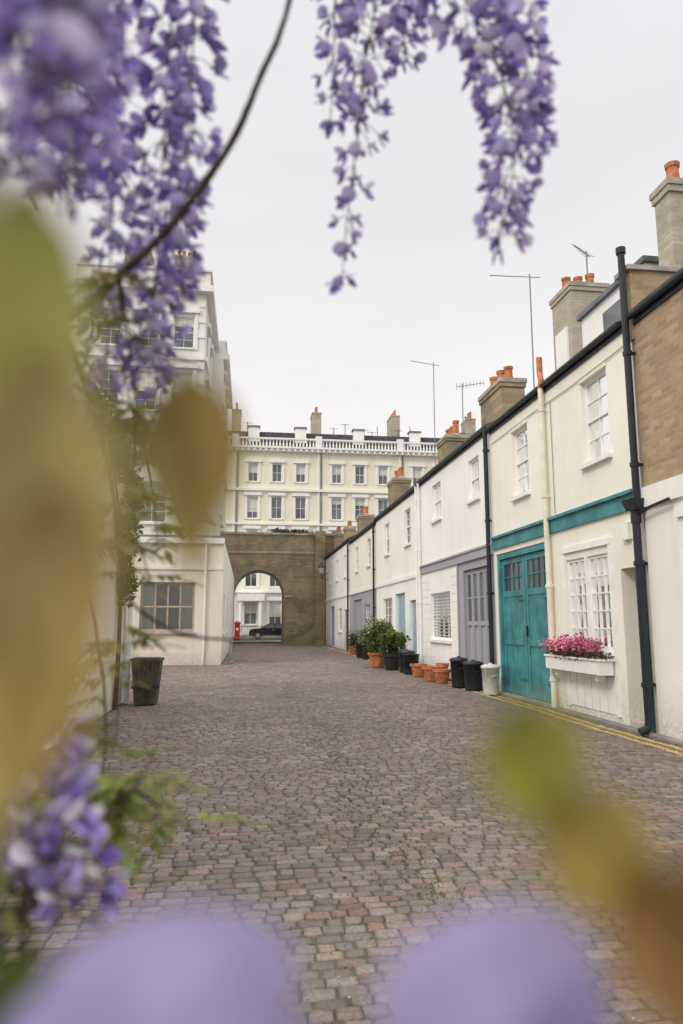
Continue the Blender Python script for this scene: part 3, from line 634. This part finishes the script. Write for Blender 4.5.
# car
M['carpaint']=plain('dark_car_paint',(.012,.014,.02),.2,.05,2,metal=.3,bmp=0,spec=.6)
M['tyre']=plain('tyre_rubber',(.02,.02,.02),.9); M['alloy']=plain('alloy_wheel',(.45,.45,.47),.35,.1,5,metal=.8); M['carglass']=plain('car_glass',(.02,.025,.03),.05,.05,2,bmp=0,spec=.8)
M['lamp']=plain('headlamp',(.6,.6,.6),.15)
h=empty('parked_car'); m_=MB(); cx0,cy0=.25,69.0
low=[(0,.3),(0,.62),(.06,.78),(.25,.9),(1.05,.98),(3.2,1.0),(4.05,.95),(4.2,.8),(4.25,.5),(4.2,.3)]
roofp=[(1.0,.97),(1.75,1.38),(2.1,1.44),(3.1,1.42),(3.55,1.33),(4.0,.96)]
def extr(prof,y0,y1,inset,mat,z=.0):
    zm=max(p[1] for p in prof)
    A=[m_.addv((cx0+p[0],y0+inset*(p[1]/zm)**2,p[1]+z)) for p in prof]; B=[m_.addv((cx0+p[0],y1-inset*(p[1]/zm)**2,p[1]+z)) for p in prof]
    m_.face(A,mat); m_.face(B[::-1],mat)
    for i in range(len(prof)): j=(i+1)%len(prof); m_.face([A[i],A[j],B[j],B[i]],mat)
extr(low,cy0-.88,cy0+.88,.08,'carpaint')
A=[];B=[]
for (px,pz) in roofp:
    k=(pz-.97)/.47; A.append(m_.addv((cx0+px,cy0-.79+.17*k,pz))); B.append(m_.addv((cx0+px,cy0+.79-.17*k,pz)))
m_.face(A,'carpaint'); m_.face(B[::-1],'carpaint')
for i in range(len(A)-1): m_.face([A[i],A[i+1],B[i+1],B[i]],'carglass' if i in (0,4) else 'carpaint')
for a0,a1,b0,b1 in ((1.25,2.35,1.8,2.35),(2.45,3.3,2.45,3.2),(3.38,3.75,3.28,3.5)):
    for sg in (-1,1):
        m_.poly([(cx0+a0,cy0+sg*(.80),1.0),(cx0+a1,cy0+sg*(.80),1.0),(cx0+b1,cy0+sg*.66,1.34),(cx0+b0,cy0+sg*.66,1.34)],'carglass')
for wx in (.8,3.45):
    for sg in (-1,1):
        yy=cy0+sg*.8; m_.tube([(cx0+wx,yy-.1,.31),(cx0+wx,yy+.1,.31)],.32,'tyre',24); m_.tube([(cx0+wx,yy-.11,.31),(cx0+wx,yy+.11,.31)],.2,'alloy',16)
m_.wbox(cx0+.0,cx0+.12,cy0-.8,cy0-.45,.62,.76,'lamp'); m_.wbox(cx0+4.12,cx0+4.24,cy0-.8,cy0-.55,.65,.82,'red'); m_.wbox(cx0+1.35,cx0+1.5,cy0-1.0,cy0-.84,.98,1.1,'carpaint')
for hx in (2.2,3.15): m_.wbox(cx0+hx,cx0+hx+.16,cy0-.9,cy0-.86,.82,.85,'alloy')
m_.obj('body',h,bevel=.02)
# ---------------------------------------------------------------- WISTERIA
def smoothpts(pts,k=6):
    pts=[V(p) for p in pts]; out=[]
    for i in range(len(pts)-1):
        p0=pts[max(i-1,0)];p1=pts[i];p2=pts[i+1];p3=pts[min(i+2,len(pts)-1)]
        for j in range(k):
            t=j/k; out.append(.5*((2*p1)+(p2-p0)*t+(2*p0-5*p1+4*p2-p3)*t*t+(3*p1-p0-3*p2+p3)*t**3))
    out.append(pts[-1]); return out
def frame(d,rnd,up=V((0,0,1))):
    d=d.normalized(); s=d.cross(up)
    if s.length<1e-3: s=V((1,0,0))
    s.normalize(); return d,s,s.cross(d)
def petal(mb,o,d,s,nn,L,W,cup,bend,col,mat='flower',nu=4,nv=4,tip=.9,round_=.6,prof=None):
    g=[]
    for i in range(nu+1):
        t=i/nu
        wd=W*.5*(prof(t) if prof else max(.08,math.sin(math.pi*min(1,t**round_*tip+.03))))
        row=[]
        for j in range(nv+1):
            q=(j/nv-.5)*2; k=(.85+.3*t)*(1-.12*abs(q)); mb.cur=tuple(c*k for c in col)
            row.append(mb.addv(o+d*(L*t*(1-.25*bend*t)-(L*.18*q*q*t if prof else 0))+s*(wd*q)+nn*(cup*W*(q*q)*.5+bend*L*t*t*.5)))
        g.append(row)
    for i in range(nu):
        for j in range(nv): mb.face([g[i][j],g[i][j+1],g[i+1][j+1],g[i+1][j]],mat)
RND=lambda t: .25+.75*math.sin(math.pi*min(1,.12+t*.62))
LAV=[(.48,.44,.70),(.38,.33,.63),(.62,.58,.80),(.28,.23,.50),(.42,.36,.63),(.55,.50,.76)]
def floret(mb,o,d,size,rnd,bright=1):
    d,s,u=frame(d,rnd); a_=rnd.uniform(-.7,.7); s,u=s*math.cos(a_)+u*math.sin(a_),u*math.cos(a_)-s*math.sin(a_)
    c=rnd.choice(LAV); k=rnd.uniform(.75,1.25)*bright; c=tuple(x*k for x in c)
    mb.cur=(.16,.08,.16); mb.tube([o-d*size*.15,o+d*size*.15],[size*.06,size*.11],'flower',5)
    bd=(d*.35+u*.95).normalized(); bn=bd.cross(s)
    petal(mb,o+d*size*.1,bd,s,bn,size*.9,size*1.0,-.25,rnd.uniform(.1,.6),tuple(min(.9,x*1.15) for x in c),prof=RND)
    dk=(c[0]*.6,c[1]*.48,c[2]*.76)
    for sg in (-1,1):
        wd=(d*.9-u*.25+s*sg*.22).normalized(); ws=(u+s*sg*.35).normalized(); ws=(ws-wd*ws.dot(wd)).normalized()
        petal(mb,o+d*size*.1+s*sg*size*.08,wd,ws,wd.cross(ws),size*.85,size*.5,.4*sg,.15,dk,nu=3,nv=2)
def raceme(mb,st,pts,nfl,r0,r1,size,seed,bright=1,t0=0):
    rnd=random.Random(seed); sp=smoothpts(pts,8); n_=len(sp)
    st.tube(sp,[.0016*(1-.6*i/n_) for i in range(n_)],'green_stem',5)
    for i in range(nfl):
        t=t0+(1-t0)*((i+rnd.random())/nfl); q=min(n_-2,int(t*(n_-1))); p=sp[q].lerp(sp[q+1],t*(n_-1)-q)
        a_=i*2.4+rnd.uniform(-.5,.5); R_=(r0*(1-t)+r1*t)*rnd.uniform(.45,1.15)
        out=V((math.cos(a_),math.sin(a_),rnd.uniform(-.25,.3))).normalized()
        e=p+out*R_+V((0,0,-.006)); st.tube([p,p+out*R_*.5+V((0,0,.003)),e],.0007,'stemv',4,False)
        sz=size*(1-.3*t)*rnd.uniform(.75,1.15)
        floret(mb,e,(out+V((0,0,rnd.uniform(-1.2,.1)))).normalized(),sz,rnd,bright)
M['stemv']=plain('violet_stem',(.16,.12,.12),.6)
vine=empty('wisteria_vine'); fl=MB(); st=MB()
RC=[
 ([(.185,.9,2.50),(.172,.9,2.36),(.158,.895,2.28),(.140,.9,2.15)],52,.070,.035,.027),
 ([(.150,.9,2.25),(.142,.895,2.14),(.128,.9,2.02),(.118,.9,1.90)],24,.034,.012,.026),
 ([(.225,.93,2.5),(.222,.93,2.38),(.215,.93,2.29)],28,.045,.02,.027),
 ([(.112,.92,2.42),(.110,.92,2.30),(.106,.92,2.18)],20,.032,.014,.026),
 ([(.225,.78,2.42),(.250,.79,2.30),(.290,.79,2.22),(.320,.79,2.12),(.324,.79,2.02),(.305,.79,1.925)],130,.056,.024,.027),
 ([(.345,.83,2.30),(.362,.82,2.2),(.360,.81,2.08)],40,.034,.02,.026),
 ([(-.10,.80,2.45),(-.108,.80,2.2),(-.112,.80,1.95),(-.115,.80,1.74)],100,.042,.014,.027),
 ([(-.07,.80,2.45),(-.08,.80,2.2),(-.082,.80,2.0),(-.086,.80,1.84)],80,.036,.014,.027),
 ([(-.17,.82,2.4),(-.172,.82,2.1),(-.17,.82,1.9),(-.168,.82,1.72)],85,.042,.014,.027),
 ([(-.22,.78,2.4),(-.225,.78,2.1),(-.22,.78,1.95)],60,.045,.02,.027),
 ([(-.14,.62,2.3),(-.145,.62,2.1),(-.15,.62,1.88)],60,.042,.018,.027),
 ([(-.110,.40,2.0),(-.112,.40,1.85),(-.108,.40,1.70)],56,.033,.012,.024),
 ([(-.150,.42,2.0),(-.150,.42,1.86),(-.14,.42,1.72)],56,.034,.014,.024),
 ([(-.075,.27,1.82),(-.077,.27,1.74),(-.078,.27,1.66)],36,.022,.012,.021),
 ([(-.095,.30,1.86),(-.097,.30,1.76),(-.1,.30,1.70)],36,.024,.012,.021),
 ([(-.13,1.05,2.1),(-.14,1.05,1.85),(-.145,1.05,1.68)],56,.04,.014,.026),
 ([(-.165,.56,1.385),(-.15,.56,1.35),(-.125,.55,1.31),(-.105,.55,1.265)],44,.036,.018,.026),
 ([(-.20,.58,1.37),(-.19,.58,1.33),(-.175,.57,1.27)],34,.034,.016,.026),
]
for i,(p,nf,a,b_,s) in enumerate(RC): raceme(fl,st,p,nf,a,b_,s,100+i,1.2 if i>15 else 1.0)
def bigbloom(o,size,seed,tilt=0,col=(.50,.45,.76)):
    d=V((tilt,-1,.1)).normalized(); s=V((1,tilt,0)).normalized(); u=V((tilt*.3,.1,1)).normalized()
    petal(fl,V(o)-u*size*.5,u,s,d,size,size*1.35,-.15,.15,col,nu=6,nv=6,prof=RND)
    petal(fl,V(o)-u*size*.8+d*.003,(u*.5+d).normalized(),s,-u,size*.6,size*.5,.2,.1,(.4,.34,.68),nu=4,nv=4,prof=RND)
    st.tube([V(o)-u*size*.5,V(o)-u*size*1.5-d*.01,V(o)-V((-.01,-.01,.12))],.0009,'green_stem',5)
bigbloom((-.0100,.120,1.394),.029,1,.1); bigbloom((-.0230,.124,1.384),.022,2,-.3,(.44,.39,.70)); bigbloom((.002,.130,1.376),.020,6,.2,(.42,.37,.68))
bigbloom((.040,.118,1.393),.028,3,.1); bigbloom((.051,.122,1.384),.020,4,.35,(.44,.39,.70))
fl.obj('flowers',vine,smooth=True)
br=MB()
def branch(pts,r0,r1,mat='bark',sides=8,k=6):
    sp=smoothpts(pts,k); n_=len(sp); rn=random.Random(int(abs(pts[0][0])*1e4))
    sp=[p+V((rn.gauss(0,1),rn.gauss(0,1),rn.gauss(0,1)))*r0*.15 for p in sp]
    br.tube(sp,[(r0*(1-i/(n_-1))+r1*i/(n_-1))*rn.uniform(.92,1.1) for i in range(n_)],mat,sides); return sp
branch([(.08,.68,2.45),(.034,.70,2.143),(-.0,.72,2.05),(-.027,.736,1.987),(-.0835,.756,1.904),(-.149,.775,1.837),(-.215,.793,1.782),(-.34,.8,1.70),(-.55,.8,1.4),(-.72,.8,.9)],.0024,.0075,k=8)
branch([(-.72,.8,-.02),(-.74,.82,.5),(-.70,.8,1.1),(-.75,.85,1.8),(-.6,.85,2.3),(-.3,.86,2.5),(.1,.86,2.52),(.45,.82,2.50)],.035,.006,sides=10)
branch([(-.6,.85,2.3),(-.35,.6,2.4),(-.14,.44,2.05),(-.12,.40,1.98)],.009,.003); branch([(-.35,.6,2.4),(-.2,.55,2.38),(-.14,.62,2.3)],.006,.002)
branch([(-.14,.44,2.05),(-.11,.32,1.9),(-.085,.28,1.84)],.003,.001)
branch([(-.3,.86,2.5),(-.2,.83,2.45),(-.17,.82,2.4)],.005,.002); branch([(.1,.86,2.52),(.16,.89,2.52),(.19,.91,2.5)],.004,.002); branch([(.1,.86,2.52),(.19,.8,2.48),(.225,.78,2.42)],.004,.002)
t1=branch([(-.21,.80,1.78),(-.19,.84,1.72),(-.165,.88,1.62),(-.155,.9,1.53),(-.147,.93,1.48),(-.10,.93,1.445),(-.058,.93,1.432),(.0,.92,1.430),(.060,.91,1.434),(.085,.91,1.45)],.0026,.0015)
t2=branch([(-.24,.80,1.76),(-.22,.9,1.6),(-.19,.95,1.45),(-.18,1.0,1.3),(-.20,1.0,1.15)],.0028,.0012)
t3=branch([(-.149,.775,1.837),(-.14,.85,1.72),(-.15,.95,1.6),(-.13,1.0,1.5)],.002,.0008)
t4=branch([(-.72,.8,.9),(-.4,.7,1.15),(-.22,.62,1.28),(-.175,.57,1.37),(-.165,.56,1.385)],.006,.002)
t5=branch([(-.4,.7,1.15),(-.25,.66,1.22),(-.18,.6,1.30),(-.20,.58,1.4),(-.21,.6,1.46)],.004,.0015)
t6=branch([(-.22,.62,1.22),(-.16,.68,1.28),(-.11,.74,1.290),(-.075,.755,1.265),(-.045,.76,1.243)],.0024,.0011)
t6b=branch([(-.20,.62,1.20),(-.15,.66,1.24),(-.10,.70,1.30),(-.085,.72,1.33)],.002,.0009)
t7=branch([(-.12,.50,1.08),(-.135,.52,1.2),(-.155,.55,1.32),(-.185,.58,1.44)],.003,.0016)
t8=branch([(-.215,.793,1.782),(-.20,.95,1.72),(-.175,1.0,1.58),(-.165,1.02,1.42),(-.175,1.03,1.28)],.002,.0008)
t9=branch([(-.149,.775,1.837),(-.16,.9,1.76),(-.135,.98,1.64),(-.125,1.0,1.56)],.0018,.0007)
t10=branch([(-.3,.5,1.2),(-.2,.52,1.26),(-.15,.53,1.21),(-.12,.55,1.23)],.002,.0009)
t11=branch([(-.2,.5,1.02),(-.16,.52,1.12),(-.165,.54,1.22),(-.13,.58,1.30)],.003,.001)
br.obj('branches',vine,smooth=True); st.obj('stalks',vine,smooth=True)
lf=MB()
OL=[(.20,.20,.05),(.28,.25,.08),(.15,.19,.05),(.34,.26,.11)]
DK=[(.07,.10,.03),(.10,.13,.04),(.16,.15,.05),(.12,.08,.03)]
SP=[(.26,.32,.07),(.20,.27,.06),(.34,.33,.09)]
def leaflet(o,d,L,W,col,rnd,up=V((0,0,1)),bend=.3):
    dd,s,u=frame(d,rnd,up); petal(lf,V(o),dd,s,u,L,W,.3,-bend,col,'leaf',nu=6,nv=4,tip=.97,round_=.75)
def compound(o,d,L,seed,nl=5,cols=OL,size=.028):
    r_=random.Random(seed); d=V(d).normalized(); sp=[V(o)+d*L*t+V((0,0,-L*.45*t*t)) for t in [i/8 for i in range(9)]]
    lf.cur=(.16,.15,.05); lf.tube(sp,.0008,'leaf',4,False); s=d.cross(V((0,0,1))).normalized()
    for i in range(nl):
        q=sp[2+int(6*i/nl)]
        for sg in (-1,1):
            col=r_.choice(cols); k=r_.uniform(.75,1.25); leaflet(q,d*.5+s*sg+V((0,0,r_.uniform(-.8,.1))),size*r_.uniform(.7,1.1),size*.36,tuple(c*k for c in col),r_)
    leaflet(sp[-1],d+V((0,0,-.5)),size*1.1,size*.4,r_.choice(cols),r_)
rr=random.Random(55)
for tw,cnt,c0,cs in ((t1,8,0,OL),(t2,22,0,OL),(t3,10,0,OL),(t4,10,20,DK),(t5,14,8,DK),(t6,14,8,SP),(t6b,8,6,SP),(t7,14,2,DK),(t8,24,4,OL),(t9,10,4,OL),(t10,14,3,DK),(t11,14,2,DK)):
    for i in range(cnt):
        q=tw[rr.randrange(c0 if c0<len(tw)-2 else 0,len(tw)-1)] if tw is not t1 else tw[rr.randrange(4,24)]
        a_=rr.uniform(0,6.28); compound(q,(math.cos(a_),math.sin(a_),rr.uniform(-.2,.6)),rr.uniform(.03,.07),rr.randrange(9999),rr.choice((3,4,5)),cols=cs,size=rr.uniform(.017,.028))
for q in ((-.13,.85,1.7),(-.19,.88,1.68),(-.21,.85,1.85),(-.16,.8,1.84),(-.2,.9,1.4),(-.17,.9,1.55),(-.22,.8,1.6),(-.15,1.0,1.74),(-.13,.98,1.66)):
    for i in range(2): a_=rr.uniform(0,6.28); compound(q,(math.cos(a_),math.sin(a_),rr.uniform(-.5,.3)),.07,rr.randrange(9999),5,size=.026)
NB=[(.52,.42,.16),(.62,.52,.22),(.44,.41,.12),(.54,.39,.15)]
def near(o,d,L,W,c,up,k=1.0):
    o=V(o); C=V((0,0,1.45)); leaflet(C+(o-C)*k,V(d),L*k,W*k,c,rr,up=V(up),bend=.1)
U_=(.35,-1,.1); K=.72
near((-.045,.135,1.535),(.10,.02,-1),.068,.023,NB[2],U_,K)
near((-.052,.14,1.525),(.0,.0,-1),.085,.026,NB[1],U_,K)
near((-.038,.13,1.500),(.16,0,-1),.066,.024,NB[0],(.1,-1,0),K)
near((-.044,.13,1.487),(.10,0,-1),.068,.026,NB[1],(.5,-1,0),K)
near((-.034,.13,1.475),(.0,0,-1),.052,.020,NB[3],(.2,-1,0),K)
near((-.050,.13,1.46),(.15,0,-1),.050,.024,NB[0],(.2,-1,0),K)
near((-.060,.15,1.545),(-.05,0,-1),.06,.022,NB[2],(.3,-1,0),K)
near((-.0175,.2,1.521),(.04,0,-1),.056,.030,(.34,.24,.07),(.1,-1,0),.68); near((-.0235,.2,1.512),(.18,0,-1),.052,.020,(.46,.38,.12),(.5,-1,0),.68)
near((.056,.150,1.434),(.30,0,-1),.030,.024,(.30,.28,.05),(0,-1,0),.72); near((.062,.148,1.414),(.8,0,-.8),.034,.024,(.42,.31,.08),(0,-1,0),.72)
near((.074,.135,1.406),(.3,0,-1),.034,.024,(.38,.22,.08),(0,-1,0),.76); near((.086,.135,1.408),(0,0,-1),.035,.018,(.34,.21,.08),(.2,-1,0),.76)
near((-.066,.23,1.36),(.3,0,-1),.035,.02,(.10,.14,.04),(0,-1,.2),.6); near((-.075,.23,1.352),(.1,0,-1),.03,.02,(.08,.12,.03),(0,-1,.2),.6)
lf.cur=(.16,.15,.05)
lf.tube(smoothpts([(.09,.10,1.39),(.063,.10,1.41),(.05,.104,1.422),(.040,.108,1.438)]),.0009,'leaf',5)
lf.tube(smoothpts([(-.3,.4,1.7),(-.12,.2,1.6),(-.05,.11,1.53),(-.032,.097,1.508)]),.0009,'leaf',5)
lf.tube(smoothpts([(-.12,.2,1.6),(-.04,.14,1.52),(-.0119,.136,1.498)]),.0008,'leaf',5)
lf.obj('leaves',vine,smooth=True)
# ---------------------------------------------------------------- WORLD, SUN
W=bpy.data.worlds.new('World'); S.world=W; W.use_nodes=True; n=W.node_tree.nodes; l=W.node_tree.links
bg=n['Background']; sun_to=V((.66,.50,-.66)).normalized(); sd=-sun_to
sky=n.new('ShaderNodeTexSky'); sky.sky_type='NISHITA'; sky.sun_disc=False; sky.sun_elevation=math.asin(sd.z); sky.sun_rotation=math.atan2(sd.x,sd.y); sky.dust_density=4; sky.air_density=1
l.new(sky.outputs[0],bg.inputs[0]); bg.inputs[1].default_value=.1
bg2=n.new('ShaderNodeBackground'); tc=n.new('ShaderNodeTexCoord'); sp=n.new('ShaderNodeSeparateXYZ'); l.new(tc.outputs['Generated'],sp.inputs[0])
cr=n.new('ShaderNodeValToRGB'); l.new(sp.outputs[2],cr.inputs[0]); e=cr.color_ramp.elements
e[0].position=0; e[0].color=(1.08,1.04,.985,1); e[1].position=1; e[1].color=(3.4,3.3,3.18,1)
for p_,c_ in ((.25,(1.0,.975,.955,1)),(.5,(.89,.88,.893,1)),(.70,(.86,.857,.885,1)),(.85,(2.5,2.44,2.38,1))): x=e.new(p_); x.color=c_
mp=n.new('ShaderNodeMapping'); mp.inputs['Scale'].default_value=(1,1,3); l.new(tc.outputs['Generated'],mp.inputs[0])
nz=n.new('ShaderNodeTexNoise'); nz.inputs['Scale'].default_value=1.6; nz.inputs['Detail'].default_value=5; l.new(mp.outputs[0],nz.inputs['Vector'])
mr=n.new('ShaderNodeMapRange'); l.new(nz.outputs['Fac'],mr.inputs[0]); mr.inputs[1].default_value=.3; mr.inputs[2].default_value=.7; mr.inputs[3].default_value=.95; mr.inputs[4].default_value=1.05
l.new(cr.outputs[0],bg2.inputs[0]); l.new(mr.outputs[0],bg2.inputs[1])
mx=n.new('ShaderNodeMixShader'); mx.inputs[0].default_value=.95; l.new(bg.outputs[0],mx.inputs[1]); l.new(bg2.outputs[0],mx.inputs[2]); l.new(mx.outputs[0],n['World Output'].inputs[0])
sl=bpy.data.lights.new('sun','SUN'); sl.energy=1.5; sl.angle=math.radians(15); sl.color=(1,.93,.83); so=bpy.data.objects.new('sun',sl); S.collection.objects.link(so)
so.rotation_euler=sun_to.to_track_quat('-Z','Y').to_euler()
# ---------------------------------------------------------------- CAMERA
cd=bpy.data.cameras.new('camera'); co=bpy.data.objects.new('camera',cd); S.collection.objects.link(co); S.camera=co
cd.sensor_fit='VERTICAL'; cd.sensor_height=36; cd.lens=25; cd.clip_start=.01; cd.clip_end=2000
ps,th=math.radians(7.5),math.radians(8.9)
F=V((math.sin(ps)*math.cos(th),math.cos(ps)*math.cos(th),math.sin(th))); R_=V((math.cos(ps),-math.sin(ps),0)); U=R_.cross(F)
mt=Matrix((R_,U,-F)).transposed().to_4x4(); mt.translation=V((0,0,1.45)); co.matrix_world=mt
cd.dof.use_dof=True; cd.dof.focus_distance=13; cd.dof.aperture_fstop=3.1
print('done')
